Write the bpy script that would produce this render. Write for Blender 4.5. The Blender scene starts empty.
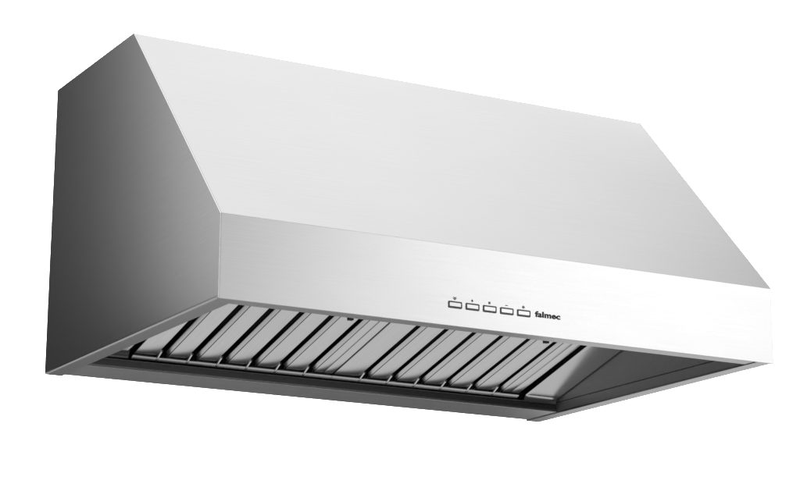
import bpy, bmesh, math
from mathutils import Vector, Matrix

S = 0.914                      # hood width in metres; all hood shapes below are in hood widths
D, TD, H, HB = 0.7128, 0.3506, 0.5082, 0.1255   # depth, depth of the top, height, height of the front band
T = 0.004
TS = 0.0019                    # thickness of the side plates
scene = bpy.context.scene
C = scene.collection

# ------------------------------------------------------------------ materials
def nodes_of(name):
    m = bpy.data.materials.new(name); m.use_nodes = True
    nt = m.node_tree
    return m, nt, nt.nodes['Principled BSDF']

def brushed(name, col, rough, aniso, var=0.05, grain=1.0, rot=0.25, metallic=1.0, coarse=0.05, bump=.05, rvar=.03):
    """steel brushed along the U direction of the UV map (metres)"""
    m, nt, b = nodes_of(name)
    N, L = nt.nodes, nt.links
    uv = N.new('ShaderNodeUVMap'); uv.uv_map = 'UVMap'
    mp = N.new('ShaderNodeMapping'); mp.inputs['Scale'].default_value = (14*grain, 900*grain, 1)
    n1 = N.new('ShaderNodeTexNoise'); n1.inputs['Scale'].default_value = 1.0
    n1.inputs['Detail'].default_value = 3; n1.inputs['Roughness'].default_value = .65
    mp2 = N.new('ShaderNodeMapping'); mp2.inputs['Scale'].default_value = (5, 9, 1)
    n2 = N.new('ShaderNodeTexNoise'); n2.inputs['Scale'].default_value = 1.0; n2.inputs['Detail'].default_value = 4
    L.new(uv.outputs[0], mp.inputs[0]); L.new(mp.outputs[0], n1.inputs['Vector'])
    L.new(uv.outputs[0], mp2.inputs[0]); L.new(mp2.outputs[0], n2.inputs['Vector'])
    r1 = N.new('ShaderNodeMapRange'); r1.inputs['From Min'].default_value = .3; r1.inputs['From Max'].default_value = .7
    r1.inputs['To Min'].default_value = 1-var; r1.inputs['To Max'].default_value = 1+var
    L.new(n1.outputs[0], r1.inputs['Value'])
    mx = N.new('ShaderNodeVectorMath'); mx.operation = 'SCALE'; mx.inputs[0].default_value = col
    L.new(r1.outputs[0], mx.inputs['Scale']); L.new(mx.outputs[0], b.inputs['Base Color'])
    r2 = N.new('ShaderNodeMapRange'); r2.inputs['From Min'].default_value = .3; r2.inputs['From Max'].default_value = .7
    r2.inputs['To Min'].default_value = rough-rvar; r2.inputs['To Max'].default_value = rough+rvar
    r3 = N.new('ShaderNodeMapRange'); r3.inputs['From Min'].default_value = .3; r3.inputs['From Max'].default_value = .7
    r3.inputs['To Min'].default_value = -coarse*.5; r3.inputs['To Max'].default_value = coarse*.5
    L.new(n1.outputs[0], r2.inputs['Value']); L.new(n2.outputs[0], r3.inputs['Value'])
    ad = N.new('ShaderNodeMath'); ad.operation = 'ADD'
    L.new(r2.outputs[0], ad.inputs[0]); L.new(r3.outputs[0], ad.inputs[1]); L.new(ad.outputs[0], b.inputs['Roughness'])
    b.inputs['Metallic'].default_value = metallic
    b.inputs['Anisotropic'].default_value = aniso
    b.inputs['Anisotropic Rotation'].default_value = rot
    tg = N.new('ShaderNodeTangent'); tg.direction_type = 'UV_MAP'; tg.uv_map = 'UVMap'
    L.new(tg.outputs[0], b.inputs['Tangent'])
    if not bump: return m
    bp = N.new('ShaderNodeBump'); bp.inputs['Strength'].default_value = bump; bp.inputs['Distance'].default_value = .0004
    L.new(n1.outputs[0], bp.inputs['Height']); L.new(bp.outputs[0], b.inputs['Normal'])
    return m

def plain(name, col, rough, metallic=0.0):
    m, nt, b = nodes_of(name)
    N, L = nt.nodes, nt.links
    tc = N.new('ShaderNodeTexCoord')
    n1 = N.new('ShaderNodeTexNoise'); n1.inputs['Scale'].default_value = 60; n1.inputs['Detail'].default_value = 4
    L.new(tc.outputs['Object'], n1.inputs['Vector'])
    r = N.new('ShaderNodeMapRange'); r.inputs['To Min'].default_value = rough-.05; r.inputs['To Max'].default_value = rough+.05
    L.new(n1.outputs[0], r.inputs['Value']); L.new(r.outputs[0], b.inputs['Roughness'])
    b.inputs['Base Color'].default_value = (*col, 1); b.inputs['Metallic'].default_value = metallic
    return m

STEEL = brushed('brushed_steel', (.62, .62, .625), .43, .35, var=.042, grain=.55, coarse=.012, rvar=.02)
SIDE  = brushed('brushed_steel_side', (.60, .595, .60), .26, .3, var=.04, coarse=.004, bump=0, rvar=.002)
RIM   = brushed('brushed_steel_rim', (.50, .50, .505), .29, .3, var=.03, coarse=.01, rvar=.008, bump=0)
LINER = brushed('satin_steel_liner', (.75, .75, .755), .46, .1, metallic=.6, bump=0)
CHAN  = brushed('shaded_steel_channel', (.22, .22, .225), .42, .1)  # steel coloured dark to stand in for the shade in the channel
FILT  = brushed('satin_steel_filter', (.64, .64, .64), .23, .2, var=.06, grain=.7, coarse=.02, rvar=.012, bump=.03)
PANEL = brushed('smooth_steel_filler', (.60, .60, .605), .20, .2, var=.04, coarse=.03)
LIP   = brushed('folded_steel_lip', (.75, .75, .75), .36, .1, metallic=.3, bump=0)
LIPM  = brushed('polished_steel_lip', (.72, .72, .72), .24, .1, var=.03, coarse=.01, rvar=.01, bump=0)
DARK  = plain('hollow_shade_black', (.03, .03, .03), .7)  # near-black that stands in for shade inside the hollow
INK   = plain('black_print', (.04, .04, .042), .5)
BEZEL = plain('dark_bezel', (.06, .06, .062), .42)
WHITE = plain('white_backdrop_paper', (.86, .86, .86), .85)

# ------------------------------------------------------------------ mesh helpers
def finish(name, bm, mat, parent, bevel=0.0, seg=2, brush='x', smooth=True, label=None):
    """one mesh object; UVs are laid in metres with U along the brushing axis"""
    if bevel:
        es = [e for e in bm.edges if len(e.link_faces) == 2 and e.calc_face_angle(0) > math.radians(25)]
        bmesh.ops.bevel(bm, geom=es, offset=bevel, offset_type='OFFSET', segments=seg, profile=.5, affect='EDGES', clamp_overlap=True)
    bmesh.ops.recalc_face_normals(bm, faces=bm.faces)
    uvl = bm.loops.layers.uv.new('UVMap')
    ax = {'x': Vector((1, 0, 0)), 'y': Vector((0, 1, 0)), 'z': Vector((0, 0, 1))}[brush]
    for f in bm.faces:
        n = f.normal
        u = ax - n*ax.dot(n)
        if u.length < .2:
            u = Vector((0, 1, 0)) if brush != 'y' else Vector((1, 0, 0)); u = u - n*u.dot(n)
        u.normalize(); v = n.cross(u)
        for l in f.loops:
            l[uvl].uv = (l.vert.co.dot(u)*S + n.x*.37, l.vert.co.dot(v)*S + n.z*.71)
        f.smooth = smooth
    for v in bm.verts: v.co *= S
    me = bpy.data.meshes.new(name); bm.to_mesh(me); bm.free()
    me.materials.append(mat)
    if smooth:
        try: me.set_sharp_from_angle(angle=math.radians(32))
        except Exception: pass
    o = bpy.data.objects.new(name, me); C.objects.link(o)
    if parent: o.parent = parent
    if label: o['label'] = label
    return o

def prism(bm, poly, axis, a, b):
    """extrude a polygon given in the two other axes from a to b along axis"""
    def P(p, t):
        return {'x': (t, p[0], p[1]), 'y': (p[0], t, p[1]), 'z': (p[0], p[1], t)}[axis]
    lo = [bm.verts.new(P(p, a)) for p in poly]; hi = [bm.verts.new(P(p, b)) for p in poly]
    n = len(poly)
    bm.faces.new(lo); bm.faces.new(hi[::-1])
    for i in range(n):
        bm.faces.new((lo[i], lo[(i+1) % n], hi[(i+1) % n], hi[i]))

def box(bm, x0, x1, y0, y1, z0, z1):
    prism(bm, [(x0, y0), (x1, y0), (x1, y1), (x0, y1)], 'z', z0, z1)

def rrect(cx, cz, w, h, r, n=5):
    pts = []
    for (sx, sz, a0) in ((1, 1, 0), (-1, 1, 90), (-1, -1, 180), (1, -1, 270)):
        for k in range(n+1):
            a = math.radians(a0 + 90*k/n)
            pts.append((cx + sx*(w/2-r) + r*math.cos(a), cz + sz*(h/2-r) + r*math.sin(a)))
    return pts

# ------------------------------------------------------------------ the hood
hood = bpy.data.objects.new('range_hood', None); C.objects.link(hood)
hood['label'] = 'wide wall-mounted stainless steel range hood with sloped front and baffle filters'
hood['category'] = 'range hood'

# side panels (full profile plates)
prof = [(0, 0), (0, HB), (D-TD, H), (D, H), (D, .0038), (T+.0002, .0038), (T+.0002, 0)]
for x0 in (0, 1-TS):
    bm = bmesh.new(); prism(bm, prof, 'x', x0, x0+TS)
    finish('side_panel', bm, SIDE, hood, bevel=.0008, brush='y')

# front band, slope, top, back between the sides
e = .0003
sn = Vector((0, -(H-HB), D-TD)).normalized()              # outward normal of the slope
x0, x1 = TS+e, 1-TS-e
def off(p, k): return (p[0] - sn.y*k, p[1] - sn.z*k)
bm = bmesh.new()
miter = T*math.tan(.5*math.acos(max(-1, min(1, -sn.y)))) # mitre at the bend of band and slope
prism(bm, [(0, .0), (0, HB), (T, HB-miter+.0), (T, 0)], 'x', x0, x1)
front = finish('front_panel', bm, STEEL, hood, bevel=.0009)
bm = bmesh.new()
prism(bm, [(0, HB+.0002), (D-TD, H), off((D-TD, H), T), (T, HB-miter+.0002)], 'x', x0, x1)
finish('sloped_panel', bm, STEEL, hood, bevel=.0009)
bm = bmesh.new(); box(bm, x0, x1, D-TD+.0035, D-T, H-T, H-.0004)
finish('top_panel', bm, STEEL, hood, bevel=.0008)
bm = bmesh.new(); box(bm, x0, x1, D-T+e, D, .006, H-.0004)
finish('back_panel', bm, STEEL, hood, bevel=.0008)

# bottom rim: side flanges run the full depth, front and back flanges lie a little higher between them
FW = .031; YB = .607; YF = .036
for sgn in (0, 1):
    sec = [(.0002, .0036), (.0002, .0020), (.0030, .0004), (FW, .0004), (FW, .0034), (.0030, .0036)]
    if sgn: sec = [(1-px, pz) for px, pz in sec]
    bm = bmesh.new()
    lo = [bm.verts.new((px, T+.0004, pz)) for px, pz in sec]; hi = [bm.verts.new((px, D, pz)) for px, pz in sec]
    bm.faces.new(lo); bm.faces.new(hi[::-1])
    for i in range(6): bm.faces.new((lo[i], lo[(i+1) % 6], hi[(i+1) % 6], hi[i]))
    finish('rim_flange', bm, RIM, hood, bevel=.0003, seg=1, brush='y', smooth=False)
bm = bmesh.new(); box(bm, FW+e, 1-FW-e, YB, D-T-e, .0022, .0062)
finish('rim_flange', bm, RIM, hood, bevel=.0010, seg=2)
bm = bmesh.new(); prism(bm, [(YB-.0003+.0010*math.cos(2*math.pi*k/12), .0034+.0010*math.sin(2*math.pi*k/12)) for k in range(12)], 'x', FW+.001, 1-FW-.001)
finish('rim_glint_bead', bm, LIPM, hood)  # rod added along the rear rim's inner edge to catch a bright line
bm = bmesh.new(); box(bm, FW+e, 1-FW-e, T+.0026, YF, .0016, .0046)
finish('rim_flange', bm, RIM, hood, bevel=.0006)

# inner liner: channel return at the back, side walls with a step, front wall, tilted filler panels
ZS = .0205; SL = .265
def zt(y): return .0216 + SL*(YB-y)                       # the tilted plane the filters lie in
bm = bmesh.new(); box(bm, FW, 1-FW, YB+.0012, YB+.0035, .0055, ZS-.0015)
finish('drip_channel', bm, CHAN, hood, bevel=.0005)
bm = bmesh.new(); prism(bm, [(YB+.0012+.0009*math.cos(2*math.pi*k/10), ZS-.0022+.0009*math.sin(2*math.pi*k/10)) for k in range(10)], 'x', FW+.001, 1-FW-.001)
finish('channel_glint_bead', bm, LIP, hood)  # bead added on the channel's top edge to draw a lit line
for sgn in (0, 1):
    bm = bmesh.new()
    a, b = (FW-.003, FW-.0004) if not sgn else (1-FW+.0004, 1-FW+.003)
    box(bm, a, b, YF, YB+.002, .0038, ZS)
    a, b = (FW-.003, FW+.0035) if not sgn else (1-FW-.0035, 1-FW+.003)
    prism(bm, [(YF, ZS+.0016), (YB+.002, ZS+.0016), (YB+.002, zt(YB)+.02), (.08, zt(.08)+.03), (YF, .13)], 'x', a, b)
    finish('liner_wall', bm, LINER, hood, bevel=.0006, brush='y')
bm = bmesh.new(); prism(bm, [(YF, .005), (YF, .12), (.08, zt(.08)+.035), (.083, zt(.08)+.035), (YF+.003, .118), (YF+.003, .005)], 'x', FW, 1-FW)
finish('liner_wall', bm, LINER, hood)
# plenum shell above the filters: coloured near-black for the shade behind the baffle slots
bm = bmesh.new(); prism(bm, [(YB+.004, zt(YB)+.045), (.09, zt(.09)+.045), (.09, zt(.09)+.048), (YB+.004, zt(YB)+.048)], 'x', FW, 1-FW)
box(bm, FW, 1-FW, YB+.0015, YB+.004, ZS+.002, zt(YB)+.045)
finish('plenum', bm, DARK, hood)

# surfaces swept along the tilt: s runs forward from the back edge, n points out of the plane (down)
ang = math.atan(SL); ca, sa = math.cos(ang), math.sin(ang)
Y0 = .6015
def sp(x, s, n):
    """point at distance s forward of the back edge along the tilt, n below the plane"""
    return Vector((x, Y0 - s*ca - n*sa, zt(Y0) + s*sa - n*ca))
def end_profile(r, up, L):
    """(s,n) samples: rounded lower end that turns down to the lip, then the flat run"""
    pts = []
    for k in range(13):
        a = math.radians(25 + 65*k/12)
        pts.append((.001 + r*.85 - r*math.cos(a), -up + r - r*math.sin(a)))
    pts.append((L*.5, -up)); pts.append((L, -up))
    return pts
def channel(bm, xa, xb, prof_, depth, r=.0016, step=0):
    """inverted U plate: a flat face between xa and xb with rounded long edges and side walls of the given depth"""
    sec = [(xa, -depth)]
    if step:                                               # folded flange along the left edge, tilted towards the slot
        sec += [(xa, -.0056), (xa+.0006, -.0050), (xa+step-.0004, -.0018), (xa+step, -.0016)]
        xa += step; r_ = .0012
    else: r_ = r
    for k in range(4):
        a = math.radians(90*k/3); sec.append((xa + r_ - r_*math.cos(a), -r_ + r_*math.sin(a)))
    for k in range(4):
        a = math.radians(90*k/3); sec.append((xb - r + r*math.sin(a), -r + r*math.cos(a)))
    sec.append((xb, -depth))
    rows = [[bm.verts.new(sp(x, s, n+dn)) for (x, dn) in sec] for (s, n) in prof_]
    for i in range(len(rows)-1):
        for j in range(len(sec)-1):
            bm.faces.new((rows[i][j], rows[i][j+1], rows[i+1][j+1], rows[i+1][j]))

LEN = .50
UP = .0035
P = .0555
def baffle_filter(xa, xb, slots, parent):
    bm = bmesh.new()
    prof_ = end_profile(.005, UP, LEN)
    edges = [xa+.002] + [v for g in slots for v in (g, g+.0150)] + [xb-.0195]
    for i in range(0, len(edges), 2):
        channel(bm, edges[i], edges[i+1], prof_, .009, step=.0062 if i else 0)
    f = finish('baffle_filter', bm, FILT, parent, brush='y')
    # frame: lower lip, rail at the right, top bar
    bm = bmesh.new()
    prism(bm, [(Y0+.0012, ZS+.0002), (Y0+.0012, ZS+.0050), (Y0-.0062, ZS+.0062), (Y0-.0068, ZS+.0046)], 'x', xa, xb-.0006)
    finish('filter_lip', bm, LIPM, f, bevel=.0006)
    bm = bmesh.new()
    channel(bm, xb-.0187, xb-.0008, prof_, .012, .0012)
    finish('filter_rail', bm, FILT, f, brush='y')
    # bridges that close the lower end of each slot
    for g in slots:
        bm = bmesh.new()
        prof2 = [(-.002, .0012), (.000, .0018), (.004, .0010), (.010, -.0006), (.018, -.0024), (.024, -.0034), (.026, -.0060)]
        channel(bm, g+.0004, g+.0058, prof2, .005, .0016)
        finish('slot_bridge', bm, LIPM, f, brush='y')
    # pull tab near the upper end
    bm = bmesh.new()
    q = sp(slots[-1]-.0165,   .2245, -UP)
    box(bm, q.x-.0042, q.x+.0042, q.y-.004, q.y+.004, q.z-.004, q.z+.003)
    finish('pull_tab', bm, BEZEL, f, bevel=.001)
    return f
baffle_filter(.112, .4907, [.1545+P*i for i in range(6)], hood)
baffle_filter(.4909, .8795, [.5430+P*i for i in range(6)], hood)

# filler panels beside the filters
def filler(secpts, name):
    bm = bmesh.new()
    prof_ = end_profile(.011, .0, LEN)
    rows = [[bm.verts.new(sp(x, s, n-dn*min(1, max(.15, s/.03)))) for (x, dn) in secpts] for (s, n) in prof_]
    for i in range(len(rows)-1):
        for j in range(len(secpts)-1):
            bm.faces.new((rows[i][j], rows[i][j+1], rows[i+1][j+1], rows[i+1][j]))
    finish(name, bm, PANEL, hood, brush='y')
filler([(.8925, .03), (.8925, .0050), (.8935, .0040), (.90, .0037), (.93, .0028), (.9630, .0020)], 'filler_panel')
filler([(.0360, .014), (.06, .018), (.100, .020), (.106, .021), (.106, .035)], 'filler_panel')

# ------------------------------------------------------------------ controls on the front band
def ring(bm, outer, inner, y0, y1):
    n = len(outer)
    vs = [[bm.verts.new((p[0], y, p[1])) for p in L_] for L_, y in ((outer, y1), (outer, y0), (inner, y0), (inner, y1))]
    for a in range(3):
        for i in range(n):
            j = (i+1) % n
            bm.faces.new((vs[a][i], vs[a][j], vs[a+1][j], vs[a+1][i]))
def stroke(bm, p, q, w, y0=-.0005, y1=.0003):
    p, q = Vector(p), Vector(q); d = (q-p).normalized()*w/2; n = Vector((-d.y, d.x))
    prism(bm, [tuple(p-d+n), tuple(p-d-n), tuple(q+d-n), tuple(q+d+n)], 'y', y0, y1)
def arc(bm, c, r, a0, a1, w, n=14):
    pts = [(c[0]+r*math.cos(math.radians(a0+(a1-a0)*k/n)), c[1]+r*math.sin(math.radians(a0+(a1-a0)*k/n))) for k in range(n+1)]
    o = [(c[0]+(r+w/2)*(p[0]-c[0])/r, c[1]+(r+w/2)*(p[1]-c[1])/r) for p in pts]
    i_ = [(c[0]+(r-w/2)*(p[0]-c[0])/r, c[1]+(r-w/2)*(p[1]-c[1])/r) for p in pts]
    vo = [bm.verts.new((p[0], -.0005, p[1])) for p in o]; vi = [bm.verts.new((p[0], -.0005, p[1])) for p in i_]
    for k in range(n): bm.faces.new((vo[k], vo[k+1], vi[k+1], vi[k]))
for k in range(5):
    cx = .3924 + .03065*k; cz = .0324; w, h = .0243, .0108
    bm = bmesh.new()
    ring(bm, rrect(cx, cz, w, h, .0018), rrect(cx, cz+.0003, w-.0044, h-.0048, .0009), -.0006, .0004)
    bz = finish('button_bezel', bm, BEZEL, front)
    bm = bmesh.new(); prism(bm, rrect(cx, cz+.0003, w-.0048, h-.0052, .0008), 'y', -.0009, .0004)
    finish('push_button', bm, STEEL, front, bevel=.0003)
    bm = bmesh.new(); ci = (cx-.0005, cz+.0096); lw = .0009
    if k == 0:      # lamp
        arc(bm, (ci[0], ci[1]+.0003), .0014, -60, 240, lw); stroke(bm, (ci[0]-.0007, ci[1]-.0016), (ci[0]+.0007, ci[1]-.0016), lw)
        for a in (0, 45, 135, 180): 
            c_, s_ = math.cos(math.radians(a)), math.sin(math.radians(a))
            stroke(bm, (ci[0]+.0024*c_, ci[1]+.0003+.0024*s_), (ci[0]+.0031*c_, ci[1]+.0003+.0031*s_), .0006)
    elif k == 1:    # plus
        stroke(bm, (ci[0]-.0016, ci[1]), (ci[0]+.0016, ci[1]), lw); stroke(bm, (ci[0], ci[1]-.0016), (ci[0], ci[1]+.0016), lw, -.00055)
    elif k == 2:    # fan
        for q in range(4):
            a = math.radians(45+90*q); stroke(bm, ci, (ci[0]+.0017*math.cos(a), ci[1]+.0017*math.sin(a)), .0012, -.0005-.00002*q)
    elif k == 3:    # minus
        stroke(bm, (ci[0]-.0018, ci[1]-.0006), (ci[0]+.0018, ci[1]-.0006), lw)
    else:           # power
        arc(bm, ci, .0017, -230, 50, lw); stroke(bm, (ci[0], ci[1]+.0002), (ci[0], ci[1]+.0022), lw)
    finish('button_icon', bm, INK, front, smooth=False)

cu = bpy.data.curves.new('lettering', 'FONT'); cu.body = 'falmec'; cu.size = .0125; cu.extrude = .0003; cu.bevel_depth = .00042; cu.bevel_resolution = 1
cu.space_character = 1.06
tmp = bpy.data.objects.new('lettering', cu); C.objects.link(tmp)
dg = bpy.context.evaluated_depsgraph_get()
me = bpy.data.meshes.new_from_object(tmp.evaluated_get(dg))
bpy.data.objects.remove(tmp)
xs = [v.co.x for v in me.vertices]; wx = max(xs)-min(xs); xm = min(xs)
bm = bmesh.new(); bm.from_mesh(me); bpy.data.meshes.remove(me)
for v in bm.verts:
    x, y, z = v.co
    v.co = Vector((.5358 + (x-xm)*.0462/wx, -.0003 - z, 0.0297 + y*.0462/wx*.74))
finish('lettering', bm, INK, front, smooth=False)

# ------------------------------------------------------------------ studio
cam_pos = Vector((-1.24970102, -2.79604944, -0.66601664))*S
yaw, pit, roll = (math.radians(a) for a in (28.93956178, 13.88919467, 0.33865557))
fw = Vector((math.sin(yaw)*math.cos(pit), math.cos(yaw)*math.cos(pit), math.sin(pit)))
rt = Vector((math.cos(yaw), -math.sin(yaw), 0)); up = rt.cross(fw)
r2 = math.cos(roll)*rt + math.sin(roll)*up; u2 = -math.sin(roll)*rt + math.cos(roll)*up
cd = bpy.data.cameras.new('camera'); cam = bpy.data.objects.new('camera', cd); C.objects.link(cam)
cd.sensor_width = 36; cd.lens = 2187.6876602/800*36; cd.clip_start = .05; cd.clip_end = 100
M = Matrix((r2, u2, -fw)).transposed().to_4x4(); M.translation = cam_pos
cam.matrix_world = M
scene.camera = cam

# white paper backdrop behind the hood, square to the view
fl = Vector((math.sin(yaw), math.cos(yaw), 0))
bc = Vector((.45, .3, .2)) + fl*2.6
bm = bmesh.new()
hw, z0, z1 = 1.8, -.08, 1.8
for sx, z in ((-1, z0), (1, z0), (1, z1), (-1, z1)):
    q = bc + rt*sx*hw; bm.verts.new((q.x/S, q.y/S, z/S))
bm.verts.ensure_lookup_table()
bm.faces.new(bm.verts)
bd = finish('backdrop', bm, WHITE, None)
bd['kind'] = 'structure'; bd['label'] = 'plain pure white studio backdrop behind the range hood'

def area(name, pos, aim, sx, sy, power, spread=180):
    l = bpy.data.lights.new(name, 'AREA'); l.shape = 'RECTANGLE'; l.size = sx; l.size_y = sy
    l.energy = power; l.spread = math.radians(spread)
    o = bpy.data.objects.new(name, l); C.objects.link(o)
    o.location = pos
    o.rotation_euler = (Vector(aim)-Vector(pos)).to_track_quat('-Z', 'Y').to_euler()
    return o
# lamp for the backdrop (high above the frame, aimed away from the hood)
b1 = bc - fl*1.8
area('backdrop_lamp', (b1.x, b1.y, 2.7), (bc.x, bc.y, .6), 3.2, .6, 330, 110)
# softboxes and added unseen lights on the hood
area('overhead_softbox', (1.02, .8, 3.0), (.40, .25, .25), 3.8, 3.2, 59)
area('front_softbox', (2.3, -2.35, .8), (.75, 0, .1), 1.9, 1.8, 32)
area('added_fill_light', (.6, -2.6, .8), (.3, 0, .1), 1.5, 1.6, 2.8)  # unseen fill, added to lift the left end of the band
area('added_low_light', (1.12, 1.25, -1.05), (.6, .4, .0), 3.4, 1.3, 9.0)  # unseen light added below and behind to brighten the baffles
area('added_low_rear_light', (2.4, 1.55, -.55), (.75, .2, .0), 1.6, .5, 2.0)  # unseen light added to give the rim flanges a reflection
area('left_softbox', (-.95, 1.2, .82), (.0, .1, .3), 1.0, 1.1, 3.1)
area('added_low_front_light', (.3, -1.5, -1.3), (.45, .4, .0), 1.2, .6, 1.2)  # unseen weak light added to brighten the filter lip and inner wall

w = bpy.data.worlds.new('World'); scene.world = w; w.use_nodes = True
w.node_tree.nodes['Background'].inputs[0].default_value = (1, 1, 1, 1)
w.node_tree.nodes['Background'].inputs[1].default_value = .042

scene.view_settings.view_transform = 'Standard'; scene.view_settings.look = 'None'
scene.view_settings.exposure = 0; scene.view_settings.gamma = 1
scene.cycles.use_denoising = True
scene.cycles.max_bounces = 10; scene.cycles.glossy_bounces = 6; scene.cycles.diffuse_bounces = 4
scene.cycles.sample_clamp_indirect = 6
